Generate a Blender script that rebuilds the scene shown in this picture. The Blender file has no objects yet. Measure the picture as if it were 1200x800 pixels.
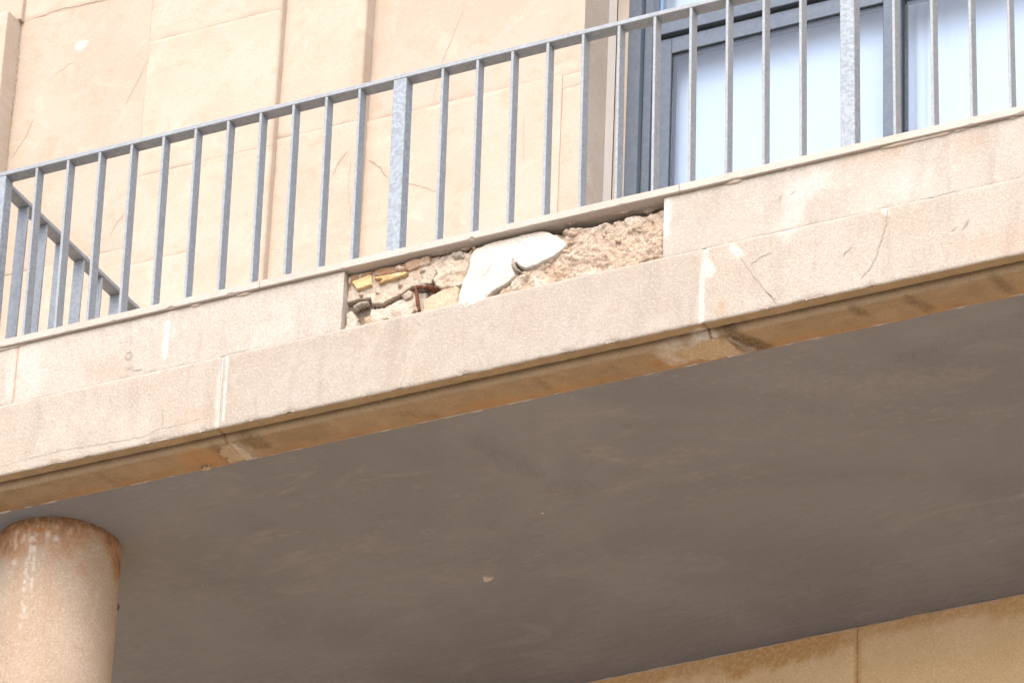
import bpy, math, random
import numpy as np
from mathutils import Matrix, Vector

random.seed(7)
S = bpy.context.scene
C = S.collection

# ------------------------------------------------------------------ camera
cam = bpy.data.cameras.new("camera")
cam.sensor_width = 36.0
cam.lens = 36.0 * 6024.3 / 1200.0
cam.clip_start = 0.5
cam.clip_end = 2000.0
co = bpy.data.objects.new("camera", cam)
C.objects.link(co)
RX = (0.89590, 0.44257, 0.03780)      # image right, in world axes
RY = (-0.19647, 0.47128, -0.85982)    # image down
RZ = (-0.39835, 0.76289, 0.50917)     # view direction
M = Matrix(((RX[0], -RY[0], -RZ[0], 7.6471),
            (RX[1], -RY[1], -RZ[1], -13.3574),
            (RX[2], -RY[2], -RZ[2], -9.3543),
            (0, 0, 0, 1)))
co.matrix_world = M
S.camera = co

# ------------------------------------------------------------------ light
SUN_EL, SUN_AZ = math.radians(48), math.radians(12)   # azimuth measured from -Y (street side) towards -X
sdir = Vector((math.sin(SUN_AZ) * math.cos(SUN_EL), -math.cos(SUN_AZ) * math.cos(SUN_EL), math.sin(SUN_EL)))
W = bpy.data.worlds.new("World")
S.world = W
W.use_nodes = True
wt = W.node_tree
bg = wt.nodes["Background"]
sky = wt.nodes.new("ShaderNodeTexSky")
sky.sky_type = 'NISHITA'
sky.sun_disc = False
sky.sun_elevation = SUN_EL
sky.sun_rotation = math.atan2(sdir.x, sdir.y)
sky.dust_density = 3.0
wt.links.new(sky.outputs[0], bg.inputs[0])
bg.inputs[1].default_value = 0.15
sun = bpy.data.lights.new("sun", 'SUN')
sun.energy = 0.6
sun.angle = math.radians(50)
sun.color = (1.0, 0.95, 0.88)
so = bpy.data.objects.new("sun", sun)
so.rotation_euler = (-sdir).to_track_quat('-Z', 'Y').to_euler()
so.location = (0, -20, 20)
C.objects.link(so)
S.view_settings.view_transform = 'Standard'
S.view_settings.look = 'None'
S.view_settings.gamma = 1
S.view_settings.exposure = 1.53
S.cycles.max_bounces = 10
S.cycles.diffuse_bounces = 6
S.cycles.transparent_max_bounces = 12

# ------------------------------------------------------------------ noise (numpy value noise)
def _h(i, j, k):
    n = (i * 374761393 + j * 668265263 + k * 1442695041) & 0xFFFFFFFF
    n = ((n ^ (n >> 13)) * 1274126177) & 0xFFFFFFFF
    n = n ^ (n >> 16)
    return (n & 0xFFFF) / 65535.0

def vn(x, y, z=0.0):
    x = np.asarray(x, float); y = np.asarray(y, float); z = np.asarray(z, float) + 0 * x
    i = np.floor(x).astype(np.int64); j = np.floor(y).astype(np.int64); k = np.floor(z).astype(np.int64)
    fx, fy, fz = x - i, y - j, z - k
    fx = fx * fx * (3 - 2 * fx); fy = fy * fy * (3 - 2 * fy); fz = fz * fz * (3 - 2 * fz)
    r = 0
    for a in (0, 1):
        for b in (0, 1):
            for c in (0, 1):
                w = (fx if a else 1 - fx) * (fy if b else 1 - fy) * (fz if c else 1 - fz)
                r = r + w * _h(i + a, j + b, k + c)
    return r

def fbm(x, y, s, z=0.0, o=4):
    r, a, t = 0, 1.0, 0
    for q in range(o):
        r = r + a * vn(np.asarray(x) * s + 17.3 * q, np.asarray(y) * s - 9.1 * q, z + 3.7 * q)
        t += a; a *= 0.5; s *= 2.03
    return r / t

def sst(a, b, x):
    t = np.clip((x - a) / (b - a), 0, 1)
    return t * t * (3 - 2 * t)

def seg_dist(x, z, pts):
    d = np.full(np.shape(x), 1e9)
    if len(pts) == 1:
        return np.hypot(x - pts[0][0], z - pts[0][1])
    for (x0, z0), (x1, z1) in zip(pts[:-1], pts[1:]):
        dx, dz = x1 - x0, z1 - z0
        t = np.clip(((x - x0) * dx + (z - z0) * dz) / (dx * dx + dz * dz), 0, 1)
        d = np.minimum(d, np.hypot(x - x0 - t * dx, z - z0 - t * dz))
    return d

def poly_sd(x, z, P):                       # signed distance, positive inside
    d = seg_dist(x, z, P + [P[0]])
    ins = np.zeros(np.shape(x), bool)
    n = len(P)
    for i in range(n):
        x0, z0 = P[i]; x1, z1 = P[(i + 1) % n]
        if z0 == z1: continue
        c = ((z0 > z) != (z1 > z)) & (x < (x1 - x0) * (z - z0) / (z1 - z0) + x0)
        ins ^= c
    return np.where(ins, d, -d)

# ------------------------------------------------------------------ objects
def empty(name, loc, label, cat, group=None):
    o = bpy.data.objects.new(name, None)
    C.objects.link(o)
    o.location = loc
    o.empty_display_size = 0.2
    o['label'] = label; o['category'] = cat; o['kind'] = 'thing'
    if group: o['group'] = group
    return o

def place(o, parent):
    C.objects.link(o)
    if parent is not None:
        o.parent = parent
        o.matrix_parent_inverse = Matrix.Translation(-parent.location)   # every location is kept in world axes
    return o

def mesh_obj(name, V, F, mat, parent=None, smooth=False, paint=None, label=None):
    me = bpy.data.meshes.new(name)
    me.from_pydata([tuple(map(float, v)) for v in V], [], [tuple(int(i) for i in f) for f in F])
    me.update()
    if mat: me.materials.append(mat)
    if smooth is True:
        me.polygons.foreach_set('use_smooth', [True] * len(me.polygons))
    elif smooth is not False:
        me.polygons.foreach_set('use_smooth', list(smooth))
    if paint is None: paint = np.zeros((len(V), 4))
    if True:
        at = me.color_attributes.new('paint', 'FLOAT_COLOR', 'POINT')
        at.data.foreach_set('color', np.asarray(paint, float).ravel())
    o = bpy.data.objects.new(name, me)
    place(o, parent)
    if label: o['label'] = label
    return o

def box_vf(x0, x1, y0, y1, z0, z1, b=0.0):
    """box with chamfered edges"""
    if b <= 0:
        V = [(x, y, z) for x in (x0, x1) for y in (y0, y1) for z in (z0, z1)]
        F = [(0, 1, 3, 2), (4, 6, 7, 5), (0, 4, 5, 1), (2, 3, 7, 6), (0, 2, 6, 4), (1, 5, 7, 3)]
        return V, F
    V = []; idx = {}
    X, Y, Z = (x0, x1), (y0, y1), (z0, z1)
    sg = (1, -1)
    for i in (0, 1):
        for j in (0, 1):
            for k in (0, 1):
                x, y, z = X[i], Y[j], Z[k]
                bx, by, bz = b * sg[i], b * sg[j], b * sg[k]
                idx[i, j, k, 0] = len(V); V.append((x, y + by, z + bz))
                idx[i, j, k, 1] = len(V); V.append((x + bx, y, z + bz))
                idx[i, j, k, 2] = len(V); V.append((x + bx, y + by, z))
    F = []
    for i in (0, 1):
        F.append([idx[i, a, c, 0] for a, c in ((0, 0), (0, 1), (1, 1), (1, 0))])
        F.append([idx[a, i, c, 1] for a, c in ((0, 0), (0, 1), (1, 1), (1, 0))])
        F.append([idx[a, c, i, 2] for a, c in ((0, 0), (0, 1), (1, 1), (1, 0))])
        for j in (0, 1):
            F.append([idx[i, j, 0, 0], idx[i, j, 1, 0], idx[i, j, 1, 1], idx[i, j, 0, 1]])
            F.append([idx[i, 0, j, 0], idx[i, 1, j, 0], idx[i, 1, j, 2], idx[i, 0, j, 2]])
            F.append([idx[0, i, j, 1], idx[1, i, j, 1], idx[1, i, j, 2], idx[0, i, j, 2]])
            for k in (0, 1):
                F.append([idx[i, j, k, 0], idx[i, j, k, 1], idx[i, j, k, 2]])
    return V, F

def fix_normals(o):
    import bmesh
    bm = bmesh.new(); bm.from_mesh(o.data)
    bmesh.ops.recalc_face_normals(bm, faces=bm.faces)
    bm.to_mesh(o.data); bm.free()
    return o

def box(name, x0, x1, y0, y1, z0, z1, mat, parent=None, b=0.0015, label=None):
    V, F = box_vf(x0, x1, y0, y1, z0, z1, b)
    return fix_normals(mesh_obj(name, V, F, mat, parent, label=label))

# ------------------------------------------------------------------ materials
def nt_new(name):
    m = bpy.data.materials.new(name)
    m.use_nodes = True
    return m, m.node_tree, m.node_tree.nodes["Principled BSDF"]

class NB:
    def __init__(s, nt): s.t = nt
    def n(s, ty, **kw):
        o = s.t.nodes.new(ty)
        for k, v in kw.items(): setattr(o, k, v)
        return o
    def link(s, a, b): s.t.links.new(a, b)
    def pos(s):
        if not hasattr(s, '_p'):
            g = s.n("ShaderNodeNewGeometry")
            oi = s.n("ShaderNodeObjectInfo")
            mul = s.n("ShaderNodeMath", operation='MULTIPLY'); mul.inputs[1].default_value = 7.0
            s.link(oi.outputs['Random'], mul.inputs[0])
            add = s.n("ShaderNodeVectorMath", operation='ADD')
            s.link(g.outputs['Position'], add.inputs[0]); s.link(mul.outputs[0], add.inputs[1])
            s._p = add.outputs[0]; s._r = oi.outputs['Random']
        return s._p
    def noise(s, scale, detail=4, rough=0.55, stretch=None, dist=0.0):
        o = s.n("ShaderNodeTexNoise")
        o.inputs['Scale'].default_value = scale; o.inputs['Detail'].default_value = detail
        o.inputs['Roughness'].default_value = rough; o.inputs['Distortion'].default_value = dist
        v = s.pos()
        if stretch:
            m = s.n("ShaderNodeVectorMath", operation='MULTIPLY'); m.inputs[1].default_value = stretch
            s.link(v, m.inputs[0]); v = m.outputs[0]
        s.link(v, o.inputs['Vector'])
        return o.outputs['Fac']
    def voro(s, scale, feature='F1', out='Distance'):
        o = s.n("ShaderNodeTexVoronoi", feature=feature)
        o.inputs['Scale'].default_value = scale
        s.link(s.pos(), o.inputs['Vector'])
        return o.outputs[out]
    def rng(s, v, a, b, c=0.0, d=1.0):
        o = s.n("ShaderNodeMapRange"); o.interpolation_type = 'SMOOTHSTEP'
        for i, q in enumerate((a, b, c, d)): o.inputs[i + 1].default_value = q
        s.link(v, o.inputs[0]); return o.outputs[0]
    def mix(s, f, a, b, mode='MIX'):
        o = s.n("ShaderNodeMix", data_type='RGBA', blend_type=mode)
        for i, q in ((0, f), (6, a), (7, b)):
            if isinstance(q, (int, float)): o.inputs[i].default_value = q
            elif isinstance(q, tuple): o.inputs[i].default_value = (*q, 1)
            else: s.link(q, o.inputs[i])
        return o.outputs[2]
    def math(s, op, a, b):
        o = s.n("ShaderNodeMath", operation=op)
        for i, q in ((0, a), (1, b)):
            if isinstance(q, (int, float)): o.inputs[i].default_value = q
            else: s.link(q, o.inputs[i])
        return o.outputs[0]
    def bump(s, h, dist, strength=1.0, prev=None):
        o = s.n("ShaderNodeBump")
        o.inputs['Distance'].default_value = dist; o.inputs['Strength'].default_value = strength
        s.link(h, o.inputs['Height'])
        if prev is not None: s.link(prev, o.inputs['Normal'])
        return o.outputs[0]

def stone_mat(name, base, light, dark, speck=0.35, bump=0.0016, rough=0.9, mottled=1.0, vary=0.12, white=(.74, .71, .66),
              brown=(.10, .062, .032), orange=(.36, .18, .07), under=(.25, .155, .075), pits=True, streak=0.0):
    m, t, p = nt_new(name)
    b = NB(t)
    big = b.noise(2.6, 4, 0.6)
    mid = b.noise(14, 5, 0.62, dist=0.4)
    fine = b.noise(210, 3, 0.7)
    grit = b.noise(95, 2, 0.6)
    c = b.mix(b.rng(big, .36, .64), base, light)
    c = b.mix(b.math('MULTIPLY', b.rng(mid, .5, .74), .55 * mottled), c, dark)
    c = b.mix(b.math('MULTIPLY', b.rng(b.noise(6, 5, .65, dist=.8), .54, .7), .35 * mottled), c, tuple(min(1, q * 1.18) for q in light))
    if streak:
        sk = b.noise(5, 4, .6, stretch=(2.2, 2.2, .35), dist=.5)
        c = b.mix(b.math('MULTIPLY', b.rng(sk, .5, .68), streak), c, tuple(q * .72 for q in dark))
        sk2 = b.noise(3.1, 4, .65, stretch=(1.6, 1.6, .8), dist=1.0)
        c = b.mix(b.math('MULTIPLY', b.rng(sk2, .54, .7), streak * 1.1), c, tuple(min(1, q * 1.25) for q in light))
    # speckle: light and dark grains
    c = b.mix(b.math('MULTIPLY', b.rng(fine, .48, .64), speck), c, tuple(q * .52 for q in dark))
    c = b.mix(b.math('MULTIPLY', b.rng(grit, .52, .66), speck * .8), c, tuple(min(1, q * 1.35) for q in light))
    gr2 = b.noise(135, 2, .6)
    c = b.mix(b.math('MULTIPLY', b.rng(gr2, .54, .66), speck * .55), c, tuple(q * .6 for q in dark))
    # per-block shift
    b.pos()
    rv = b.rng(b._r, 0, 1, 1 - vary, 1 + vary * .6)
    hs = b.n("ShaderNodeHueSaturation"); b.link(rv, hs.inputs['Value']); b.link(c, hs.inputs['Color']); c = hs.outputs[0]
    at = b.n("ShaderNodeAttribute", attribute_name='paint')
    sp = b.n("ShaderNodeSeparateColor"); b.link(at.outputs['Color'], sp.inputs[0])
    brk = b.rng(b.noise(60, 5, .7), .3, .6, .35, 1.0)
    def am(ch): return b.math('MULTIPLY', ch, brk)
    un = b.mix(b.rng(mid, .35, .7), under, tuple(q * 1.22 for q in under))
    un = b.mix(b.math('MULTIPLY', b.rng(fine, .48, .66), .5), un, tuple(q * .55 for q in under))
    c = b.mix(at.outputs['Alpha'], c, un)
    c = b.mix(am(sp.outputs[2]), c, orange)
    c = b.mix(am(sp.outputs[1]), c, brown)
    c = b.mix(am(sp.outputs[0]), c, white)
    b.link(c, p.inputs['Base Color'])
    p.inputs['Roughness'].default_value = rough
    p.inputs['Specular IOR Level'].default_value = 0.2
    h = b.math('ADD', b.math('MULTIPLY', fine, .6), b.math('ADD', grit, b.math('MULTIPLY', mid, .8)))
    n = b.bump(h, bump)
    if pits:
        pit = b.rng(b.voro(34), .0, .16)
        msk = b.rng(b.noise(5, 2), .48, .62)
        pit = b.math('SUBTRACT', 1.0, b.math('MULTIPLY', b.math('SUBTRACT', 1.0, pit), msk))
        n = b.bump(pit, bump * 1.2, 0.6, n)
    b.link(n, p.inputs['Normal'])
    return m

facade_stone = stone_mat("facade_stone", (.44, .358, .282), (.47, .39, .315), (.43, .325, .228), speck=.16, bump=.0010, vary=.05, mottled=1.3, pits=False, orange=(.385, .275, .19), brown=(.26, .19, .14))
fascia_stone_m = stone_mat("fascia_stone", (.425, .370, .308), (.455, .405, .352), (.385, .322, .262), speck=.32, bump=.0020, vary=.06, streak=.28)
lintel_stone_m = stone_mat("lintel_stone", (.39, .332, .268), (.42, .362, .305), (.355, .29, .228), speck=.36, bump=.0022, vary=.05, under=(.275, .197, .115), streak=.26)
coping_m = stone_mat("coping_stone", (.46, .40, .345), (.49, .43, .375), (.42, .355, .295), speck=.25, bump=.0008, vary=.06, pits=False)
portico_stone = stone_mat("portico_stone", (.71, .535, .32), (.75, .58, .365), (.63, .455, .25), speck=.30, bump=.0014, vary=.03, mottled=.8, orange=(.50, .28, .105), brown=(.2, .1, .04))
column_stone = stone_mat("column_stone", (.385, .292, .215), (.42, .33, .25), (.35, .25, .17), speck=.45, bump=.0018, vary=.0, white=(.60, .53, .46), orange=(.33, .145, .05), brown=(.12, .07, .032))
reveal_plaster = stone_mat("reveal_plaster", (.66, .60, .53), (.70, .645, .575), (.60, .53, .45), speck=.12, bump=.0008, vary=0, mottled=.6, pits=False)
mortar_cream = stone_mat("mortar_cream", (.47, .385, .30), (.51, .43, .35), (.42, .32, .235), speck=.3, bump=.003, vary=.06, white=(.54, .48, .41))
mortar_gap_shade = stone_mat("mortar_gap_shade", (.20, .155, .115), (.26, .205, .155), (.14, .10, .07), speck=.4, bump=.004, vary=0)  # core mortar coloured dark to paint shade into the gaps between pieces
mortar_sand = stone_mat("mortar_sand", (.46, .35, .262), (.52, .425, .335), (.37, .26, .18), speck=.55, bump=.0038, vary=.04)
mortar_grey = stone_mat("mortar_grey", (.38, .32, .26), (.48, .41, .34), (.27, .21, .16), speck=.45, bump=.003, vary=.15)
plaster_white = stone_mat("plaster_white", (.49, .46, .415), (.525, .50, .46), (.43, .39, .33), speck=.2, bump=.0022, vary=.0, mottled=1.0, pits=False, brown=(.25, .17, .11), orange=(.42, .33, .23))
joint_mortar = stone_mat("joint_mortar", (.52, .465, .405), (.56, .51, .45), (.48, .42, .35), speck=.25, bump=.0014, vary=.0, pits=False)
brick_yellow = stone_mat("brick_yellow", (.50, .335, .15), (.56, .41, .22), (.40, .245, .09), speck=.35, bump=.003, vary=.1, pits=False)
brick_red = stone_mat("brick_red", (.42, .26, .165), (.50, .34, .23), (.32, .18, .11), speck=.4, bump=.004, vary=.12, pits=False)
stone_orange = stone_mat("stone_orange", (.46, .345, .23), (.50, .39, .28), (.41, .29, .17), speck=.25, bump=.0016, vary=.06)

def rust_mat():
    m, t, p = nt_new("rust")
    b = NB(t)
    c = b.mix(b.rng(b.noise(120, 4), .4, .62), (.055, .026, .016), (.20, .066, .026))
    b.link(c, p.inputs['Base Color']); p.inputs['Roughness'].default_value = .95
    b.link(b.bump(b.noise(160, 4), .003), p.inputs['Normal'])
    return m
rust = rust_mat()

def soffit_mat():
    m, t, p = nt_new("painted_soffit")
    b = NB(t)
    big = b.noise(1.1, 4, .6, dist=.6)
    trowel = b.noise(9, 6, .62, stretch=(.55, 1.6, 1), dist=1.2)
    smear = b.noise(4.5, 5, .6, stretch=(.6, 1.5, 1), dist=1.5)
    c = b.mix(b.rng(big, .35, .66), (.168, .164, .170), (.200, .196, .202))
    c = b.mix(b.math('MULTIPLY', b.rng(smear, .55, .75), .45), c, (.25, .243, .236))
    c = b.mix(b.math('MULTIPLY', b.rng(trowel, .56, .8), .3), c, (.15, .145, .14))
    wisp = b.noise(26, 6, .72, stretch=(.55, 1.3, 1), dist=1.4)
    c = b.mix(b.math('MULTIPLY', b.rng(wisp, .52, .72), b.rng(b.noise(2.2, 3), .40, .62, .12, .75)), c, (.255, .25, .248))
    at = b.n("ShaderNodeAttribute", attribute_name='paint')
    sp = b.n("ShaderNodeSeparateColor"); b.link(at.outputs['Color'], sp.inputs[0])
    c = b.mix(b.math('MULTIPLY', sp.outputs[1], b.rng(b.noise(30, 4), .35, .65)), c, (.235, .225, .217))
    b.link(c, p.inputs['Base Color'])
    p.inputs['Roughness'].default_value = .72
    p.inputs['Specular IOR Level'].default_value = .25
    rip = b.noise(42, 5, .62, stretch=(1.0, .7, 1), dist=1.0)
    n = b.bump(trowel, .014, .6)
    n = b.bump(b.noise(26, 5, .6, stretch=(.6, 1.3, 1), dist=.8), .004, .5, n)
    h2 = b.math('MULTIPLY', rip, b.math('ADD', b.math('MULTIPLY', sp.outputs[0], 1.0), .10))
    n = b.bump(h2, .014, .9, n)
    b.link(n, p.inputs['Normal'])
    return m
soffit_m = soffit_mat()

def galv(name, base, lightc, darkc):
    m, t, p = nt_new(name)
    b = NB(t)
    v = b.n("ShaderNodeTexVoronoi"); v.inputs['Scale'].default_value = 95
    nz = b.n("ShaderNodeTexNoise"); nz.inputs['Scale'].default_value = 24; nz.inputs['Detail'].default_value = 4
    b.link(b.pos(), nz.inputs['Vector'])
    mx = b.n("ShaderNodeVectorMath", operation='MULTIPLY_ADD'); mx.inputs[1].default_value = (.03, .03, .03)
    b.link(nz.outputs['Color'], mx.inputs[0]); b.link(b.pos(), mx.inputs[2])
    b.link(mx.outputs[0], v.inputs['Vector'])
    sp = b.n("ShaderNodeSeparateColor"); b.link(v.outputs['Color'], sp.inputs[0])
    c = b.mix(b.rng(sp.outputs[0], .1, .9), darkc, lightc)
    c = b.mix(.55, c, base)
    c = b.mix(b.math('MULTIPLY', b.rng(b.noise(16, 5, .65), .55, .75), .5), c, tuple(q * .72 for q in base))
    c = b.mix(b.math('MULTIPLY', b.rng(b.noise(70, 4, .7), .62, .75), .5), c, (.62, .64, .66))
    b.link(c, p.inputs['Base Color'])
    p.inputs['Metallic'].default_value = .25
    b.link(b.rng(sp.outputs[1], 0, 1, .42, .62), p.inputs['Roughness'])
    b.link(b.bump(b.noise(60, 3), .0006), p.inputs['Normal'])
    return m
steel = galv("galvanised_steel", (.285, .30, .308), (.335, .35, .36), (.24, .255, .262))
steel_post = galv("galvanised_post_steel", (.26, .285, .305), (.36, .39, .415), (.195, .217, .235))

def alu_mat():
    m, t, p = nt_new("grey_aluminium")
    b = NB(t)
    c = b.mix(b.rng(b.noise(40, 3), .4, .6), (.085, .105, .135), (.10, .12, .15))
    b.link(c, p.inputs['Base Color']); p.inputs['Metallic'].default_value = .2
    p.inputs['Roughness'].default_value = .38
    return m
alu = alu_mat()
def gasket_gap_mat():
    m, t, p = nt_new("black_gasket_gap_shade")
    b = NB(t)
    b.link(b.mix(b.rng(b.noise(50), .4, .6), (.012, .014, .018), (.02, .022, .026)), p.inputs['Base Color'])
    p.inputs['Roughness'].default_value = .7
    return m
gasket_gap_shade = gasket_gap_mat()

def glass_mat():
    m = bpy.data.materials.new("window_glass"); m.use_nodes = True
    t = m.node_tree; t.nodes.clear(); b = NB(t)
    out = b.n("ShaderNodeOutputMaterial"); mx = b.n("ShaderNodeMixShader")
    tr = b.n("ShaderNodeBsdfTransparent"); tr.inputs[0].default_value = (.88, .92, .97, 1)
    gl = b.n("ShaderNodeBsdfGlossy"); gl.inputs['Roughness'].default_value = .01
    lw = b.n("ShaderNodeLayerWeight"); lw.inputs['Blend'].default_value = .5
    fac = b.math('ADD', .055, b.math('MULTIPLY', b.math('POWER', lw.outputs['Facing'], 4.0), .8))
    nz = b.noise(1.2, 2); b.link(b.bump(nz, .002, .4), gl.inputs['Normal'])
    b.link(fac, mx.inputs[0]); b.link(tr.outputs[0], mx.inputs[1]); b.link(gl.outputs[0], mx.inputs[2])
    b.link(mx.outputs[0], out.inputs[0])
    return m
glass = glass_mat()

def cloth_mat():
    m, t, p = nt_new("white_blind_fabric")
    b = NB(t)
    c = b.mix(b.rng(b.noise(3, 3), .35, .65), (.60, .635, .665), (.62, .655, .685))
    b.link(c, p.inputs['Base Color']); p.inputs['Roughness'].default_value = .85
    return m
cloth = cloth_mat()

def ground_mat():
    m, t, p = nt_new("pale_paving")
    b = NB(t)
    c = b.mix(b.rng(b.noise(.35, 6, .6), .35, .65), (.36, .30, .24), (.43, .37, .30))
    br = b.n("ShaderNodeTexBrick"); br.inputs['Scale'].default_value = 1.2; br.inputs['Mortar Size'].default_value = .012
    br.inputs['Color1'].default_value = (1, 1, 1, 1); br.inputs['Color2'].default_value = (.88, .88, .88, 1); br.inputs['Mortar'].default_value = (.5, .5, .5, 1)
    g = b.n("ShaderNodeNewGeometry"); b.link(g.outputs['Position'], br.inputs['Vector'])
    c = b.mix(1.0, c, br.outputs['Color'], 'MULTIPLY')
    b.link(c, p.inputs['Base Color']); p.inputs['Roughness'].default_value = .85
    return m
ground_m = ground_mat()
def dark_room():
    m, t, p = nt_new("room_plaster")
    b = NB(t)
    b.link(b.mix(b.rng(b.noise(3), .4, .6), (.4, .38, .35), (.45, .43, .40)), p.inputs['Base Color'])
    return m
room_m = dark_room()

# ------------------------------------------------------------------ builders
def grid_block(name, x0, x1, z0, z1, yf, yb, mat, parent, res=.02, chip=.006, edge=.004, seed=0, wob=.0012, paintfn=None, round_right=0.0, jit=.003):
    """stone block: gridded front face (towards -Y) with worn arrises, four sides back to yb"""
    nu = max(2, int(round((x1 - x0) / res)) + 1); nv = max(2, int(round((z1 - z0) / res)) + 1)
    def spaced(a, b, n):
        s = np.linspace(a, b, n)
        e = np.array([edge * .5, edge * 1.2])
        er = np.array([round_right * q for q in (.08, .25, .5, .75)]) if round_right > 0 and (a, b) == (x0, x1) else np.zeros(0)
        return np.unique(np.concatenate([[a], a + e, s[1:-1], b - e[::-1], b - er, [b]]))
    xs, zs = spaced(x0, x1, nu), spaced(z0, z1, nv)
    nu, nv = len(xs), len(zs)
    X, Z = np.meshgrid(xs, zs)
    d = np.minimum(np.minimum(X - x0, x1 - X), np.minimum(Z - z0, z1 - Z))
    n = fbm(X, Z, 22, seed + 3.3, 3)
    r = edge + chip * sst(.52, .8, n) * 2.2
    t = np.clip(1 - d / r, 0, 1)
    Y = yf + r * (1 - np.sqrt(np.clip(1 - t * t, 0, 1))) + wob * (fbm(X, Z, 5, seed + 9, 3) - .5) * 2
    bi = (d < 1e-6)
    jx = (fbm(X, Z, 30, seed + 1, 3) - .5) * jit; jz = (fbm(X, Z, 30, seed + 2, 3) - .5) * jit
    Xd = X + np.where((X - x0 < 1e-6) | (x1 - X < 1e-6), jx, 0)
    Zd = Z + np.where((Z - z0 < 1e-6) | (z1 - Z < 1e-6), jz, 0)
    if round_right > 0:
        t2 = np.clip(1 - (x1 - X) / round_right, 0, 1)
        Y = Y + round_right * (1 - np.sqrt(np.clip(1 - t2 * t2, 0, 1)))
    V = [(a, b_, c) for a, b_, c in zip(Xd.ravel(), Y.ravel(), Zd.ravel())]
    idx = np.arange(nu * nv).reshape(nv, nu)
    F = [(idx[j, i], idx[j, i + 1], idx[j + 1, i + 1], idx[j + 1, i]) for j in range(nv - 1) for i in range(nu - 1)]
    sm = [True] * len(F)
    loop = list(idx[0, :]) + list(idx[1:, -1]) + list(idx[-1, -2::-1]) + list(idx[-2:0:-1, 0])
    base = len(V)
    for q in loop: V.append((V[q][0], yb, V[q][2]))
    L = len(loop)
    for i in range(L):
        a, b_ = loop[i], loop[(i + 1) % L]
        F.append((b_, a, base + i, base + (i + 1) % L)); sm.append(False)
    P = None
    if paintfn is not None:
        p4 = paintfn(X, Z)
        P = np.zeros((len(V), 4))
        P[:nu * nv] = np.stack([np.broadcast_to(q, X.shape) for q in p4], -1).reshape(-1, 4)
    elif True:
        P = np.zeros((len(V), 4))
    return mesh_obj(name, V, F, mat, parent, smooth=sm, paint=P)

def chunk(name, poly, yback, yfront, mat, parent, rnd=.012, amp=.003, sc=40, res=.004, warp=.006, seed=0, paintfn=None, tilt=(0, 0), label=None, relief=None):
    """lump of masonry: rounded height-field over an irregular outline, facing -Y"""
    P = np.array(poly)
    x0, z0 = P.min(0) - .01; x1, z1 = P.max(0) + .01
    xs = np.arange(x0, x1 + res, res); zs = np.arange(z0, z1 + res, res)
    X, Z = np.meshgrid(xs, zs)
    sd = poly_sd(X + (fbm(X, Z, 45, seed + 5, 3) - .5) * 2 * warp, Z + (fbm(X, Z, 45, seed + 6, 3) - .5) * 2 * warp, [tuple(q) for q in poly])
    pr = np.sqrt(np.clip(1 - (1 - np.clip(sd / rnd, 0, 1)) ** 2, 0, 1))
    c = P.mean(0)
    h = (yback - yfront) + (fbm(X, Z, sc, seed, 4) - .5) * 2 * amp + tilt[0] * (X - c[0]) + tilt[1] * (Z - c[1])
    h = h + (fbm(X, Z, 110, seed + 40, 3) - .5) * amp * .9
    if relief is not None: h = h + relief(X, Z)
    Y = yback - pr * np.maximum(h, .004)
    keep = sd > -.0015
    nv, nu = X.shape
    idx = -np.ones(X.shape, int); V = []; F = []
    cell = keep[:-1, :-1] & keep[1:, :-1] & keep[:-1, 1:] & keep[1:, 1:]
    used = np.zeros(X.shape, bool)
    used[:-1, :-1] |= cell; used[1:, :-1] |= cell; used[:-1, 1:] |= cell; used[1:, 1:] |= cell
    idx[used] = np.arange(used.sum())
    V = list(zip(X[used], Y[used], Z[used]))
    jj, ii = np.nonzero(cell)
    F = [(idx[j, i], idx[j, i + 1], idx[j + 1, i + 1], idx[j + 1, i]) for j, i in zip(jj, ii)]
    pa = np.zeros((len(V), 4))
    if paintfn is not None:
        p4 = paintfn(X, Z, sd)
        pa = np.stack([np.broadcast_to(q, X.shape)[used] for q in p4], -1)
    o = mesh_obj(name, V, F, mat, parent, smooth=True, paint=pa)
    if label: o['label'] = label
    return o

def crack(pts, y, w, mat, parent, seed=0, jit=.004, dep=.0012):
    """thin open crack: a narrow ragged strip standing just proud of the face, tapering to its ends"""
    P = [np.array(p) for p in pts]
    Q = []
    for a, b in zip(P[:-1], P[1:]):
        n = max(2, int(np.hypot(*(b - a)) / .012))
        for k in range(n): Q.append(a + (b - a) * k / n)
    Q.append(P[-1]); Q = np.array(Q); N = len(Q)
    rs = np.random.RandomState(seed)
    Q[1:-1] += rs.normal(size=(N - 2, 2)) * jit * .5
    V = []; F = []
    for i in range(N):
        t = Q[min(i + 1, N - 1)] - Q[max(i - 1, 0)]; t = t / (np.hypot(*t) + 1e-9); nn = np.array([-t[1], t[0]])
        u = i / (N - 1); ww = w * (.25 + .75 * math.sin(math.pi * min(max(u, .04), .96)) ** .5) * rs.uniform(.6, 1.25)
        for s in (-.5, .5):
            q = Q[i] + nn * ww * s; V.append((q[0], y - dep, q[1]))
    for i in range(N - 1): F.append((2 * i, 2 * i + 1, 2 * i + 3, 2 * i + 2))
    return mesh_obj("crack", V, F, mat, parent)

def flat_mat(name, a, b2):
    m, t, p = nt_new(name); b = NB(t)
    b.link(b.mix(b.rng(b.noise(90, 4), .35, .65), a, b2), p.inputs['Base Color']); p.inputs['Roughness'].default_value = .95
    return m
crack_tan = flat_mat("crack_tan", (.31, .245, .185), (.36, .295, .23))
crack_dark = flat_mat("crack_dark", (.25, .195, .15), (.36, .285, .22))
crack_faint2 = flat_mat("crack_faint_grey", (.30, .25, .20), (.36, .30, .24))
crack_faint = flat_mat("crack_faint", (.40, .318, .248), (.43, .35, .275))

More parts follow.
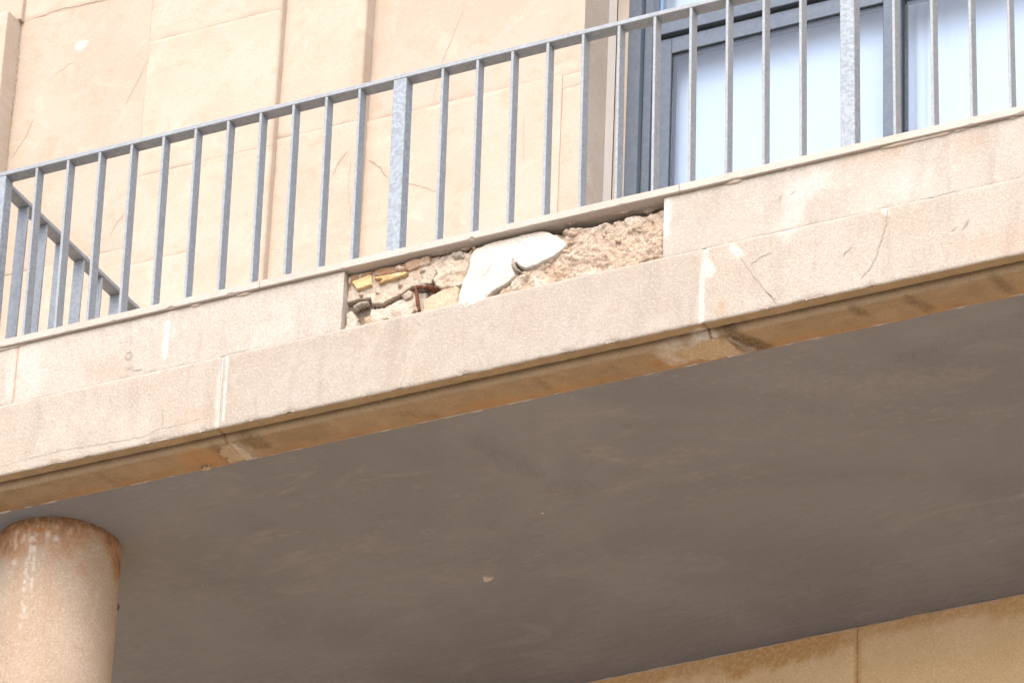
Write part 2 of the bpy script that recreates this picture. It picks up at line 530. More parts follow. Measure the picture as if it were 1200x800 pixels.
# ================================================================== ground
GZ = -10.95
g = mesh_obj("ground", [(-300, -300, GZ), (300, -300, GZ), (300, 300, GZ), (-300, 300, GZ)], [(0, 1, 2, 3)], ground_m)
g['kind'] = 'structure'

# ================================================================== facade
YA, YB, YC, YBASE, YD = 1.92, 2.03, 2.075, 2.144, 2.15
fac = empty("stone_building", (0, 2.6, GZ), "pale sandstone upper wall with pilasters and a grey framed window behind the railing", "building")
J = .00015
def fb(x0, x1, z0, z1, yf, seed, **k):
    return grid_block("stone_block", x0 + J, x1 - J, z0 + J, z1 - J, yf, yf + .22, facade_stone, fac, res=k.pop('res', .03), seed=seed, chip=.0008, edge=k.pop('edge', .0007), jit=.0008, **k)

def wpaint(marks):
    """marks: (channel, pts, radius, soft, strength)"""
    def f(X, Z, *a):
        ch = [np.zeros(X.shape) for _ in range(4)]
        wx = (fbm(X, Z, 26, 4.4, 4) - .5); wz = (fbm(X, Z, 26, 8.8, 4) - .5)
        for c, pts, r, s, k in marks:
            d = seg_dist(X + wx * r * 1.6, Z + wz * r * 1.6, pts)
            ch[c] = np.maximum(ch[c], k * (1 - sst(r * (1 - s), r * (1 + s), d)))
        return ch
    return f

bead_stone = stone_mat("bead_stone", (.34, .295, .25), (.37, .325, .28), (.30, .25, .205), speck=.1, bump=.0008, vary=0, pits=False)
XA, XBR, XC = -2.85, -1.55, -1.165
ZT = 5.0
# panel between the left pilaster and the middle strip
X1, X2 = -2.188, -1.908
m_b_top = [(2, [(-2.837, 3.078), (-2.765, 3.09), (-2.693, 3.102), (-2.573, 3.096), (-2.402, 3.086)], .014, .5, .6), (2, [(-2.68, 3.103), (-2.657, 3.123), (-2.65, 3.16)], .011, .5, .6)]
m_warm = [(2, [(-2.0, 2.9), (-1.95, 2.6)], .12, .9, .16), (2, [(-2.35, 2.5), (-2.4, 2.3)], .08, .9, .14), (2, [(-1.95, 1.6), (-1.6, 1.55)], .06, .9, .28)]
fb(XA, X1, .0, 1.788, YB, 1, paintfn=wpaint([(2, [(-2.8, 1.78), (-2.25, 1.78)], .018, .6, .35)]))
fb(XA, X1, 1.788, 3.085, YB, 2, res=.015, paintfn=wpaint(m_b_top + m_warm + [(0, [(-2.535, 2.885), (-2.525, 2.875)], .018, .7, .9), (0, [(-2.05, 2.75)], .05, .8, .3)]))
fb(XA, X1, 3.085, ZT, YB, 3, res=.03, paintfn=wpaint(m_b_top))
fb(X1, X2, .0, 1.695, YB, 4)
fb(X1, X2, 1.695, 2.127, YB, 5, res=.02, paintfn=wpaint(m_warm))
fb(X2, XBR, .0, 2.127, YB, 6, res=.02, round_right=.02, paintfn=wpaint(m_warm + [(2, [(-1.9, 2.12), (-1.57, 2.12)], .02, .6, .3)]))
fb(X1, XBR, 2.127, 2.807, YB, 7, res=.02, round_right=.02, paintfn=wpaint(m_warm))
fb(X1, XBR, 2.807, ZT, YB, 8, round_right=.02)
# middle strip
fb(XBR, XC, .0, 2.18, YC, 9, res=.02, round_right=.006, paintfn=wpaint([(2, [(-1.27, 1.95), (-1.21, 2.03)], .012, .6, .4)]))
fb(XBR, XC, 2.18, ZT, YC, 10, res=.025, round_right=.016, paintfn=wpaint([(2, [(-1.19, 2.2), (-1.19, 3.0)], .03, .7, .25)]))
# right panel: projecting base course and recessed upper wall, jamb stones beside the window
XJ, XR = -.27, -.18
fb(XC, XJ, .0, 2.21, YBASE, 11, res=.02, round_right=.006)
fb(XC, XR, 2.21, ZT, YD, 12)
fb(XJ, XR, .0, 2.145, YD, 13)
fb(XJ, XR, 2.145, 2.21, YD, 14)
# left pilaster: plinth block and shaft
for nm, x0, x1, z0, z1, yf in (("pilaster_plinth", -3.75, XA, .0, 3.08, YA), ("pilaster_shaft", -3.75, -2.835, 3.08, ZT, YB - .028)):
    grid_block(nm, x0, x1 - J, z0, z1 - .002, yf, yf + .3, facade_stone, fac, res=.03, edge=.006, seed=20 + x1)
fb(-6, -3.752, 0, ZT, YB, 31, res=.08)
# reveal, lintel over and wall right of the window
fb(XR - .03, XR - .003, 0, 0.01, YD + .01, 32)
def slab(name, x0, x1, y0, y1, z0, z1, mat, par): return box(name, x0, x1, y0, y1, z0, z1, mat, par, .003)
slab("reveal_stone", -.45, -.181, YD + .012, 2.449, .0, ZT, reveal_plaster, fac)
slab("reveal_bead", -.181, -.128, 2.4495, 2.60, .0, ZT, bead_stone, fac)
fb(2.36, 5.2, 0, ZT, YD, 34, res=.06)
slab("reveal_stone", 2.361, 2.6, YD + .012, 2.60, .0, ZT, facade_stone, fac)
slab("window_lintel", -.18, 2.36, YD + .02, 2.60, 3.75, ZT, facade_stone, fac)
slab("backing_wall", -6, 5.2, 2.62, 2.9, GZ, 0.0, room_m, fac)
slab("backing_wall", -6, -.2, 2.61, 2.9, 0.0, ZT, room_m, fac)
slab("backing_wall", 2.4, 5.2, 2.61, 2.9, 0.0, ZT, room_m, fac)
slab("backing_wall", -.2, 2.4, 3.1, 3.2, 0.0, ZT, room_m, fac)

def wall_crack(pts, y, w, mat, seed): return crack(pts, y, w * .75, mat, fac, seed, .006)
wall_crack([(-2.765, 3.09), (-2.693, 3.102), (-2.573, 3.096), (-2.402, 3.086)], YB - .001, .006, crack_faint, 1)
wall_crack([(-2.554, 2.804), (-2.607, 2.783), (-2.667, 2.746)], YB - .001, .0035, crack_faint, 2)
wall_crack([(-2.182, 2.737), (-2.206, 2.669), (-2.241, 2.592), (-2.283, 2.499)], YB - .001, .0035, crack_faint, 3)
wall_crack([(-2.733, 2.554), (-2.774, 2.456), (-2.83, 2.384)], YB - .001, .004, crack_faint, 4)
wall_crack([(-2.239, 1.96), (-2.276, 1.906), (-2.292, 1.86)], YB - .001, .004, crack_faint, 5)
wall_crack([(-.736, 2.708), (-.756, 2.627), (-.798, 2.511), (-.826, 2.433), (-.85, 2.33), (-.867, 2.216)], YD - .001, .003, crack_faint, 6)
wall_crack([(-1.146, 2.014), (-1.121, 1.995), (-1.096, 1.976), (-1.074, 1.938), (-1.053, 1.907)], YBASE - .001, .006, crack_dark, 7)
wall_crack([(-1.053, 1.907), (-.98, 1.865), (-.92, 1.841), (-.819, 1.784)], YBASE - .001, .0035, crack_tan, 8)
wall_crack([(-.433, 2.065), (-.44, 1.943), (-.424, 1.837)], YBASE - .001, .0025, crack_faint, 9)
wall_crack([(-.462, 1.55), (-.505, 1.492), (-.552, 1.443)], YBASE - .001, .003, crack_tan, 10)
wall_crack([(-1.273, 1.937), (-1.249, 1.993), (-1.212, 2.034)], YC - .001, .006, crack_faint, 11)
wall_crack([(-1.193, 1.979), (-1.197, 1.864), (-1.175, 1.748), (-1.179, 1.687)], YC - .001, .004, crack_faint, 12)
# open joint beside the left pilaster plinth
crack([(XA + .003, 3.07), (XA + .004, 2.8), (XA + .003, 2.6)], YB - .002, .011, crack_dark, fac, 13, .003)
crack([(XA + .003, 2.62), (XA + .003, 2.3), (XA + .002, 2.1)], YB - .002, .005, crack_tan, fac, 14, .002)

# ------------------------------------------------------------------ window (a part of the building)
win = bpy.data.objects.new("window", None); win.location = (0, 2.5, 0); win.empty_display_size = .2
place(win, fac)
win.location = (0, 2.5, 0)
def wb(name, x0, x1, y0, y1, z0, z1, mat=alu, b=.0025): return box(name, x0, x1, y0, y1, z0, z1, mat, win, b)
ZH, ZB = 3.75, .06
# outer frame, stepped
wb("outer_frame", -.128, -.072, 2.452, 2.56, ZB, ZH)
wb("frame_stop", -.072, -.035, 2.487, 2.56, ZB, ZH)
wb("gasket_gap_shade", -.035, -.029, 2.53, 2.57, ZB, 2.541, gasket_gap_shade)  # black strip standing in for the shadow gap beside the sash
wb("transom_bar", -.035, 2.31, 2.487, 2.57, 2.545, 2.64)
wb("gasket_gap_shade", -.03, 2.31, 2.512, 2.57, 2.5335, 2.545, gasket_gap_shade)  # shadow gap below the transom, drawn as a black strip
wb("outer_frame", 2.31, 2.36, 2.452, 2.56, ZB, ZH)
wb("outer_frame", -.128, 2.36, 2.452, 2.57, ZH, ZH + .05)
# left sash
wb("sash", -.028, .044, 2.507, 2.565, ZB + .02, 2.532)
wb("sash", .985, 1.062, 2.507, 2.565, ZB + .02, 2.532)
wb("sash", .0445, .9845, 2.507, 2.565, 2.455, 2.532)
wb("sash", .0445, .9845, 2.507, 2.565, ZB + .02, .16)
wb("gasket_gap_shade", .0445, .0470, 2.5115, 2.56, .16, 2.4545, gasket_gap_shade)
wb("gasket_gap_shade", .0485, .9845, 2.5115, 2.56, 2.4522, 2.4545, gasket_gap_shade)
# right sash, one track further back
wb("gasket_gap_shade", 1.0625, 1.069, 2.53, 2.575, ZB + .02, 2.532, gasket_gap_shade)
wb("sash", 1.0695, 2.245, 2.53, 2.58, 2.46, 2.532)
wb("sash", 2.2455, 2.309, 2.53, 2.58, ZB + .02, 2.532)
def pane(x0, x1, z0, z1, y): return wb("pane", x0, x1, y, y + .006, z0, z1, glass, 0)
pane(.0476, .9844, .161, 2.4518, 2.517)
pane(1.0692, 2.2453, .161, 2.4598, 2.54)
pane(-.0348, 2.3095, 2.6405, ZH - .001, 2.53)
# blinds: hung sheets with slow waves, the right one gathered in pleats at its edge
def blind(x0, x1, z0, z1, y, seed, pleat):
    xs = np.linspace(x0, x1, 140); zs = np.linspace(z0, z1, 24)
    X, Z = np.meshgrid(xs, zs)
    Y = y + .006 * (fbm(X, Z * .15, 3.0, seed, 3) - .5) * 2
    if not pleat: Y = Y + .05 * (1 - sst(-.06, .02, X))
    if pleat:
        e = np.exp(-np.maximum(X - x0, 0) / .07)
        Y = Y - .016 * e * np.cos((X - x0) * 2 * math.pi / .045)
    V = list(zip(X.ravel(), Y.ravel(), Z.ravel())) + list(zip(X.ravel(), Y.ravel() + .0015, Z.ravel()))
    n = 140; N = X.size
    F = []
    for j in range(23):
        for i in range(n - 1):
            a = j * n + i
            F.append((a, a + 1, a + n + 1, a + n)); F.append((N + a, N + a + n, N + a + n + 1, N + a + 1))
    return mesh_obj("blind", V, F, cloth, win, smooth=True)
blind(-.075, .985, .1, ZH, 2.615, 3, False)
blind(1.032, 2.36, .1, ZH, 2.655, 5, True)

# ================================================================== balcony
bal = empty("balcony", (0, 1.0, -.56), "stone balcony whose front edge has lost one slab, exposing broken brick and mortar", "balcony")
XL, XRR = -4.2, 4.6
ZBOT, ZSEAM = -.531, -.238
# lower course with its moulded underside
prof = [(.10, ZSEAM), (.0, ZSEAM), (.0, ZBOT), (.043, ZBOT), (.0455, ZBOT + .012), (.0535, ZBOT + .0135), (.0555, ZBOT - .003), (.062, ZBOT - .0125),
        (.070, ZBOT - .0195), (.074, ZBOT - .0205), (.085, ZBOT - .0205), (.13, ZBOT - .024), (.195, ZBOT - .029)]
def dense(prof):
    o = []; s = 0; S_ = []
    for a, b in zip(prof[:-1], prof[1:]):
        L = math.hypot(b[0] - a[0], b[1] - a[1]); n = max(1, int(L / (.010 if a[0] == 0 and b[0] == 0 else .005)))
        for k in range(n): o.append((a[0] + (b[0] - a[0]) * k / n, a[1] + (b[1] - a[1]) * k / n))
    o.append(prof[-1]); return np.array(o)
PR = dense(prof)
# outward normals of the profile
tg = np.gradient(PR, axis=0); tg /= (np.linalg.norm(tg, axis=1)[:, None] + 1e-9)
PN = np.stack([tg[:, 1], -tg[:, 0]], 1)          # points outwards (-Y / -Z)
def lintel(x0, x1, mat, seed, inset=0.0, name="lintel_stone", marks=(), res=.009):
    xs = np.arange(x0, x1 + res * .5, res); xs[-1] = x1
    nx, npf = len(xs), len(PR)
    X = np.repeat(xs[:, None], npf, 1)
    Yp = np.repeat(PR[None, :, 0], nx, 0); Zp = np.repeat(PR[None, :, 1], nx, 0)
    # relief and worn arris
    rel = (fbm(X, Yp * 3 + Zp, 9, seed, 4) - .5) * .003
    dar = np.hypot(Yp, Zp - ZBOT)
    ch = sst(.55, .8, fbm(X, Yp * 0, 16, seed + 4, 4)) * .012 + .003
    worn = np.clip(1 - dar / (ch + .004), 0, 1) * ch * .7
    dtop = np.hypot(Yp, Zp - ZSEAM)
    ct = sst(.62, .85, fbm(X, Yp * 0 + 3, 14, seed + 6, 4)) * .003 + .001
    worn = worn + np.clip(1 - dtop / (ct + .004), 0, 1) * ct * .7
    under = (np.arange(npf)[None, :] >= int(np.argmin(np.hypot(PR[:, 0] - .0, PR[:, 1] - ZBOT))) + 1) * np.ones((nx, 1))
    lumpy = under * (fbm(X, Yp * 1.0, 40, seed + 7, 3) - .5) * .003
    off = rel + lumpy - worn - inset
    d_end = np.minimum(X - x0, x1 - X)
    off = off - np.clip(1 - d_end / .004, 0, 1) * .003
    Y = Yp + PN[None, :, 0] * off; Z = Zp + PN[None, :, 1] * off
    # paint
    ch4 = [np.zeros(X.shape) for _ in range(4)]
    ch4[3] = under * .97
    # orange rim near the soffit and groove shade painted brown in the quirk
    dsof = .195 - Yp
    ch4[2] = np.maximum(ch4[2], under * (1 - sst(.006, .05, dsof + (fbm(X, Yp, 12, seed + 2, 3) - .5) * .07)) * .5)
    ch4[1] = np.maximum(ch4[1], under * (1 - sst(.004, .011, np.abs(Yp - .0500))) * .3)
    ch4[3] = ch4[3] * (1 - .22 * np.clip(1 - np.abs(Yp - .064) / .008, 0, 1) * under)  # catch light painted as a paler stripe on the roll
    ch4[1] = np.maximum(ch4[1], under * (Yp > .07) * sst(.5, .72, fbm(X * 1.0, Yp * 2.5, 7, seed + 22, 5)) * .22)
    ch4[1] = np.maximum(ch4[1], under * sst(.68, .80, fbm(X, Yp * .5, 13, seed + 12, 4)) * .3 * (Yp > .06))
    wx = (fbm(X, Yp * 1 + Zp, 22, 2.2, 4) - .5) * 2
    for c, pts, r, s, k, side in marks:            # side 'f' front (x,z), 'u' underside (x,y)
        A = Zp if side == 'f' else Yp
        d = seg_dist(X + wx * r * .8, A + np.roll(wx, 7, 0) * r * .8, pts)
        mk = k * (1 - sst(r * (1 - s), r * (1 + s), d)) * ((1 - under) if side == 'f' else under)
        if c == 0 and side == 'u':
            for q in (1, 2): ch4[q] = ch4[q] * (1 - mk)
        ch4[c] = np.maximum(ch4[c], mk)
    V = np.stack([X, Y, Z], -1).reshape(-1, 3)
    I = np.arange(nx * npf).reshape(nx, npf)
    F = [(I[i, j], I[i, j + 1], I[i + 1, j + 1], I[i + 1, j]) for i in range(nx - 1) for j in range(npf - 1)]
    # end caps
    V = list(map(tuple, V)); P4 = list(np.stack(ch4, -1).reshape(-1, 4))
    sm = [True] * len(F)
    for i, rev in ((0, False), (nx - 1, True)):
        c = len(V); V.append((xs[i], .12, -.40)); P4.append(np.zeros(4))
        for j in range(npf - 1):
            F.append((c, I[i, j + 1], I[i, j]) if not rev else (c, I[i, j], I[i, j + 1])); sm.append(False)
    return mesh_obj(name, V, F, mat, bal, smooth=sm, paint=np.array(P4))

JL, JR = -.471, 1.386
under_pale = .0
mk = [
    # white lime run beside the joints
    (0, [(-.468, -.245), (-.474, -.36), (-.470, -.53)], .007, .8, .45, 'f'), (0, [(-.449, -.25), (-.452, -.36), (-.451, -.50)], .005, .7, .5, 'f'),
    (0, [(1.392, -.245), (1.385, -.34), (1.383, -.53)], .009, .7, .7, 'f'), (0, [(1.40, -.30), (1.41, -.34)], .016, .6, .6, 'f'),
    (0, [(1.497, -.262), (1.52, -.29)], .012, .7, .6, 'f'), (0, [(2.045, -.246), (2.055, -.262)], .009, .9, .6, 'f'),
    (0, [(1.70, -.24), (1.68, -.25)], .03, .8, .25, 'f'),
    (2, [(1.447, -.483), (1.45, -.495)], .02, .6, .45, 'f'), (2, [(-.6, -.45), (-.5, -.46)], .03, .8, .2, 'f'),
    (2, [(2.35, -.46), (2.6, -.47)], .05, .8, .18, 'f'),
    # pale repair mortar under the joints
    (0, [(-.46, .11), (-.44, .175)], .036, .35, .36, 'u'), (0, [(1.30, .115), (1.22, .12)], .05, .4, .38, 'u'), (0, [(1.36, .09), (1.40, .17)], .045, .3, .42, 'u'),
    (1, [(1.45, .07), (1.50, .15), (1.53, .185)], .036, .55, .85, 'u'), (1, [(-.395, .07), (-.35, .12)], .035, .6, .6, 'u'),
    (1, [(-.52, .09), (-.505, .15)], .028, .7, .55, 'u'), (2, [(-.62, .12), (-.5, .17)], .05, .7, .8, 'u'),
    (1, [(.2, .12), (.3, .17)], .02, .8, .4, 'u'), (1, [(.72, .09), (.74, .15)], .016, .8, .4, 'u'), (2, [(.45, .17), (.6, .185)], .03, .8, .6, 'u'), (1, [(-1.0, .1), (-.97, .17)], .018, .8, .35, 'u'), (2, [(1.15, .15), (1.3, .18)], .03, .6, .7, 'u'), (1, [(1.9, .08), (1.93, .12)], .02, .7, .6, 'u'), (1, [(2.1, .09), (2.13, .16)], .022, .7, .6, 'u'), (1, [(2.4, .08), (2.42, .16)], .02, .7, .55, 'u'),
]
lintel(XL, -2.36, lintel_stone_m, 1.0, marks=mk, res=.03)
lintel(-2.354, JL - .0032, lintel_stone_m, 2.0, marks=mk)
lintel(JL + .0032, JR - .003, lintel_stone_m, 3.0, marks=mk)
lintel(JR + .003, 3.24, lintel_stone_m, 4.0, marks=mk)
lintel(3.246, XRR, lintel_stone_m, 5.0, marks=mk, res=.03)
for j, s in ((JL, 7.), (JR, 8.)):
    lintel(j - .0035, j + .0035, joint_mortar, s, inset=.001, name="joint_mortar", res=.0035)

# lumps of repair mortar under the two joints, on the moulding
def under_lump(name, pts, zt, th, mat, seed, rnd=.02):
    """lump hanging below the moulding: outline in (x, y)"""
    P = np.array(pts); res = .004
    xs = np.arange(P[:, 0].min() - .01, P[:, 0].max() + .01, res); ys = np.arange(P[:, 1].min() - .01, P[:, 1].max() + .01, res)
    X, Yy = np.meshgrid(xs, ys)
    sd = poly_sd(X + (fbm(X, Yy, 50, seed, 3) - .5) * .018, Yy + (fbm(X, Yy, 50, seed + 2, 3) - .5) * .018, [tuple(p) for p in pts])
    pr = np.sqrt(np.clip(1 - (1 - np.clip(sd / rnd, 0, 1)) ** 2, 0, 1))
    zb = np.interp(Yy, [.043, .055, .062, .072, .085, .13, .195], [ZBOT + .0, ZBOT - .002, ZBOT - .0125, ZBOT - .020, ZBOT - .0205, ZBOT - .024, ZBOT - .029])
    Z = zb + .004 - pr * (th + .004 + (fbm(X, Yy, 45, seed + 5, 4) - .5) * .008)
    keep = sd > -.001
    cell = keep[:-1, :-1] & keep[1:, :-1] & keep[:-1, 1:] & keep[1:, 1:]
    idx = np.arange(X.size).reshape(X.shape)
    F = [(idx[j, i], idx[j + 1, i], idx[j + 1, i + 1], idx[j, i + 1]) for j, i in zip(*np.nonzero(cell))]
    us = sorted({q for f in F for q in f}); rm = {q: k for k, q in enumerate(us)}
    Vv = np.stack([X, Yy, Z], -1).reshape(-1, 3)[us]
    return mesh_obj(name, Vv, [[rm[q] for q in f] for f in F], mat, bal, smooth=True)
repair_m = stone_mat("repair_mortar", (.40, .30, .19), (.45, .35, .24), (.33, .23, .13), speck=.4, bump=.002, vary=.05)
repair_pale = stone_mat("repair_pale", (.42, .36, .30), (.47, .41, .35), (.34, .28, .22), speck=.3, bump=.001, vary=0)
repair_grey = stone_mat("repair_grey", (.27, .22, .175), (.32, .27, .22), (.22, .17, .13), speck=.3, bump=.002, vary=.05)
under_lump("mortar_lump", [(-.53, .12), (-.49, .085), (-.466, .078), (-.452, .19), (-.53, .19)], 0, .003, repair_m, 3.)
under_lump("mortar_lump", [(-.448, .075), (-.43, .075), (-.395, .19), (-.43, .192)], 0, .004, repair_grey, 4., .012)
under_lump("mortar_lump", [(1.20, .11), (1.33, .085), (1.40, .066), (1.43, .10), (1.455, .19), (1.33, .19), (1.25, .15)], 0, .005, repair_m, 5.)
under_lump("mortar_lump", [(1.432, .08), (1.45, .08), (1.51, .185), (1.47, .192)], 0, .006, repair_grey, 6., .012)
under_lump("mortar_lump", [(-.64, .178), (-.61, .17), (-.585, .182), (-.60, .20), (-.63, .20)], 0, .010, repair_m, 7., .012)

# upper course
YF = .002
fmarks = [(0, [(1.76, -.105), (1.73, -.165), (1.684, -.221)], .04, .9, .2), (0, [(1.80, -.07), (1.70, -.10)], .03, .9, .25),
          (0, [(1.245, -.01), (1.24, -.14)], .010, .6, .6), (0, [(2.1, -.18), (2.0, -.21)], .07, .9, .12), (0, [(-1.30, -.02), (-1.27, -.2)], .05, .9, .15),
          (0, [(-.715, -.04), (-.713, -.104), (-.714, -.185)], .006, .5, .9), (2, [(1.9, -.02), (2.1, -.02)], .03, .8, .2),
          (2, [(-1.0, -.17), (-.9, -.19)], .04, .9, .22), (2, [(-1.333, 0), (-1.333, -.23)], .006, .6, .5), (2, [(2.35, -.06)], .06, .9, .2), (1, [(-.86, -.2), (-.84, -.205)], .006, .7, .5)]
FP = wpaint(fmarks)
def fascia(x0, x1, seed, res=.012):
    return grid_block("fascia_stone", x0, x1, ZSEAM + .0005, .0012, YF, .034, fascia_stone_m, bal, res=res, seed=seed, chip=.0012, edge=.0009, paintfn=FP)
fascia(XL, -3.05, 41, .04); fascia(-3.049, -1.3335, 42); fascia(-1.3325, -.002, 43); fascia(1.2315, 3.2, 44); fascia(3.204, XRR, 45, .04)
# core behind the slabs (two solid bodies leaving the hole free)
box("balcony_core", XL, -.003, .036, .20, -.50, -.002, mortar_grey, bal, 0)
box("balcony_core", 1.2325, XRR, .036, .20, -.50, -.002, mortar_grey, bal, 0)
box("balcony_core", -.003, 1.2325, .15, .20, -.50, -.002, mortar_grey, bal, 0)
box("floor_slab", XL, XRR, .2005, 2.02, -.49, .004, mortar_grey, bal, 0)

# coping slabs with worn lower edge
def coping(x0, x1, seed):
    n = max(3, int((x1 - x0) / .012)); xs = np.linspace(x0, x1, n)
    rs = fbm(xs, xs * 0, 8, seed, 4); rs2 = fbm(xs, xs * 0, 26, seed + 3, 4)
    ring = []
    for i, x in enumerate(xs):
        c = .0015 + .010 * sst(.62, .85, rs2[i]); w = (rs[i] - .5) * .0016
        ring.append([(x, .33, .0355), (x, -.009, .0355), (x, -.0125, .0335 + w), (x, -.0125 + w, .005 + c), (x, -.0115 + c, .0045 + w), (x, .33, .0045)])
    V = [p for r in ring for p in r]; k = 6; F = []
    for i in range(n - 1):
        for j in range(k):
            a, b = i * k + j, i * k + (j + 1) % k
            F.append((a, b, b + k, a + k))
    F.append(tuple(range(k))); F.append(tuple(reversed([(n - 1) * k + j for j in range(k)])))
    return fix_normals(mesh_obj("coping_stone", V, F, coping_m, bal, paint=np.zeros((len(V), 4))))
cx = [XL, -1.935, -.3345, 1.294, 2.93, XRR]
for i in range(5): coping(cx[i] + .0012, cx[i + 1] - .0012, 3.1 * i)
# ragged bedding mortar in the thin joint below the coping
def bead(name, x0, x1, y, z, r, mat, seed, gap=.45, par=None):
    xs = np.arange(x0, x1, .008); V = []; F = []
    n1 = fbm(xs, xs * 0, 20, seed, 4)
    for i, x in enumerate(xs):
        rr = r * (.15 + 1.3 * sst(gap, .8, n1[i]))
        for a in range(5):
            t = 2 * math.pi * a / 5; V.append((x, y + rr * math.cos(t), z + rr * math.sin(t)))
    for i in range(len(xs) - 1):
        for a in range(5):
            F.append((i * 5 + a, i * 5 + (a + 1) % 5, i * 5 + 5 + (a + 1) % 5, i * 5 + 5 + a))
    return mesh_obj(name, V, F, mat, par or bal, smooth=True)
bead("bedding_mortar", XL, -.01, .002, .001, .006, mortar_cream, 2.0, .52)
bead("bedding_mortar", 1.24, XRR, .002, .001, .006, mortar_cream, 5.0, .52)

# soffit
def soffit():
    x0, x1, y0, y1 = -4.2, 4.6, .186, 2.25
    xs = np.arange(x0, x1 + .001, .02); ys = np.arange(y0, y1, .02)
    X, Yy = np.meshgrid(xs, ys)
    Z = -.558 + (fbm(X, Yy, 2.2, 1.0, 3) - .5) * .012 + (fbm(X, Yy, 11, 4.0, 3) - .5) * .003
    Z = np.where(Yy < y0 + .03, -.5585, Z)
    rough = np.zeros(X.shape); pale = np.zeros(X.shape)
    wx = (fbm(X, Yy, 9, 3.0, 4) - .5) * .2
    for pts, r, k in (([(.389, .416), (.40, .52), (.44, .64)], .07, 1.), ([(.45, .79), (.56, .80)], .04, .8), ([(1.2, .6), (1.9, .5), (2.3, .55)], .10, .45), ([(.9, .5), (1.3, .62)], .05, .5), ([(1.9, .4), (2.4, .36)], .06, .7)):
        d = seg_dist(X + wx, Yy + wx, pts); rough = np.maximum(rough, k * (1 - sst(r * .4, r * 1.3, d)))
    for pts, r, k in (([(.706, .59), (.73, .65)], .05, .9), ([(.86, .75), (1.02, .75)], .05, .8), ([(-.75, .75), (-.55, .74)], .05, .7), ([(1.6, .5), (2.1, .6)], .09, .6), ([(-.2, 1.25), (0, 1.3)], .07, .5), ([(-.6, 1.0), (-.3, .9)], .05, .6)):
        d = seg_dist(X + wx, Yy + wx, pts); pale = np.maximum(pale, k * (1 - sst(r * .2, r * 1.5, d)))
    nv, nu = X.shape; I = np.arange(X.size).reshape(X.shape)
    V = np.stack([X, Yy, Z], -1).reshape(-1, 3)
    F = [(I[j, i], I[j + 1, i], I[j + 1, i + 1], I[j, i + 1]) for j in range(nv - 1) for i in range(nu - 1)]
    P = np.stack([rough, pale, 0 * X, 0 * X], -1).reshape(-1, 4)
    return mesh_obj("soffit", V, F, soffit_m, bal, smooth=True, paint=P)
sof = soffit()
bead("mortar_bead", XL, XRR, .191, -.5600, .003, repair_pale, 11.0, .50)
def blob(x, y, r, sq, seed):
    V = []; F = []; n, m_ = 12, 5
    for j in range(m_ + 1):
        a = j / m_ * math.pi / 2
        for i in range(n):
            t = 2 * math.pi * i / n; q = r * (1 + .25 * math.sin(3 * t + seed)) * math.cos(a)
            V.append((x + q * math.cos(t), y + q * math.sin(t) * .7, -.556 - r * sq * math.sin(a)))
    for j in range(m_):
        for i in range(n): F.append((j * n + i, j * n + (i + 1) % n, (j + 1) * n + (i + 1) % n, (j + 1) * n + i))
    return fix_normals(mesh_obj("plaster_blob", V, F, repair_pale if seed == 1 else joint_mortar, sof, smooth=True))
blob(-.065, 1.299, .022, .8, 1); blob(.338, .934, .008, .9, 2)

# ------------------------------------------------------------------ broken masonry in the hole
def cavity():
    res = .006
    xs = np.arange(-.002, 1.2335, res); zs = np.arange(-.26, .002, res)
    X, Z = np.meshgrid(xs, zs)
    Y = .062 + (fbm(X, Z, 14, 2.0, 4) - .5) * .03 + (fbm(X, Z, 60, 5.0, 3) - .5) * .008
    Y = Y + .05 * sst(-.03, .0, Z)
    Y = np.minimum(Y, .14)
    pa = np.zeros(X.shape + (4,))
    V = np.stack([X, Y, Z], -1).reshape(-1, 3); nv, nu = X.shape; I = np.arange(X.size).reshape(X.shape)
    F = [(I[j, i], I[j, i + 1], I[j + 1, i + 1], I[j + 1, i]) for j in range(nv - 1) for i in range(nu - 1)]
    return mesh_obj("rubble_fill", V, F, mortar_gap_shade, bal, smooth=True, paint=pa.reshape(-1, 4), label="crumbling mortar and rubble core in the hole below the coping")
cavity()
def dirt(seed):
    def f(X, Z, sd):
        w = sst(.6, .75, fbm(X, Z, 30, seed + .3, 4)) * .3
        br = np.maximum(sst(.6, .78, fbm(X, Z, 38, seed + 2.3, 4)) * .4, (1 - sst(.0, .006, sd)) * .35)
        og = sst(.52, .72, fbm(X, Z, 18, seed + 5.3, 4)) * .45
        return [w, br, og, 0 * X]
    return f
def CH(*a, **k):
    k.setdefault('paintfn', dirt(k.get('seed', 0)))
    return chunk(*a, bal, **k)
rsn0 = random.Random(11)
# left: mortar bed with split plates, broken bricks along its top
CH("mortar_plate", [(-.006, -.112), (.045, -.108), (.086, -.114), (.097, -.141), (.145, -.152), (.181, -.134), (.22, -.126), (.249, -.105), (.33, -.11), (.36, -.05), (.36, .0), (.124, .0), (.0, .0), (-.007, -.03)], .065, .032, mortar_cream, rnd=.005, amp=.006, sc=20, warp=.005, seed=1, res=.0024)
CH("mortar_plate", [(.092, -.150), (.145, -.163), (.181, -.148), (.224, -.138), (.272, -.131), (.31, -.137), (.315, -.27), (.179, -.27), (.085, -.27)], .065, .036, mortar_cream, rnd=.006, amp=.006, sc=22, warp=.005, seed=2, res=.0024)
CH("mortar_flake", [(.019, -.131), (.052, -.118), (.084, -.122), (.082, -.137), (.03, -.146)], .048, .022, mortar_grey, rnd=.010, amp=.006, sc=40, warp=.003, seed=3, res=.0022)
CH("rubble_stone", [(-.004, -.153), (.024, -.149), (.042, -.174), (.053, -.26), (-.002, -.26)], .075, .028, mortar_cream, rnd=.006, amp=.005, sc=30, warp=.004, seed=4)
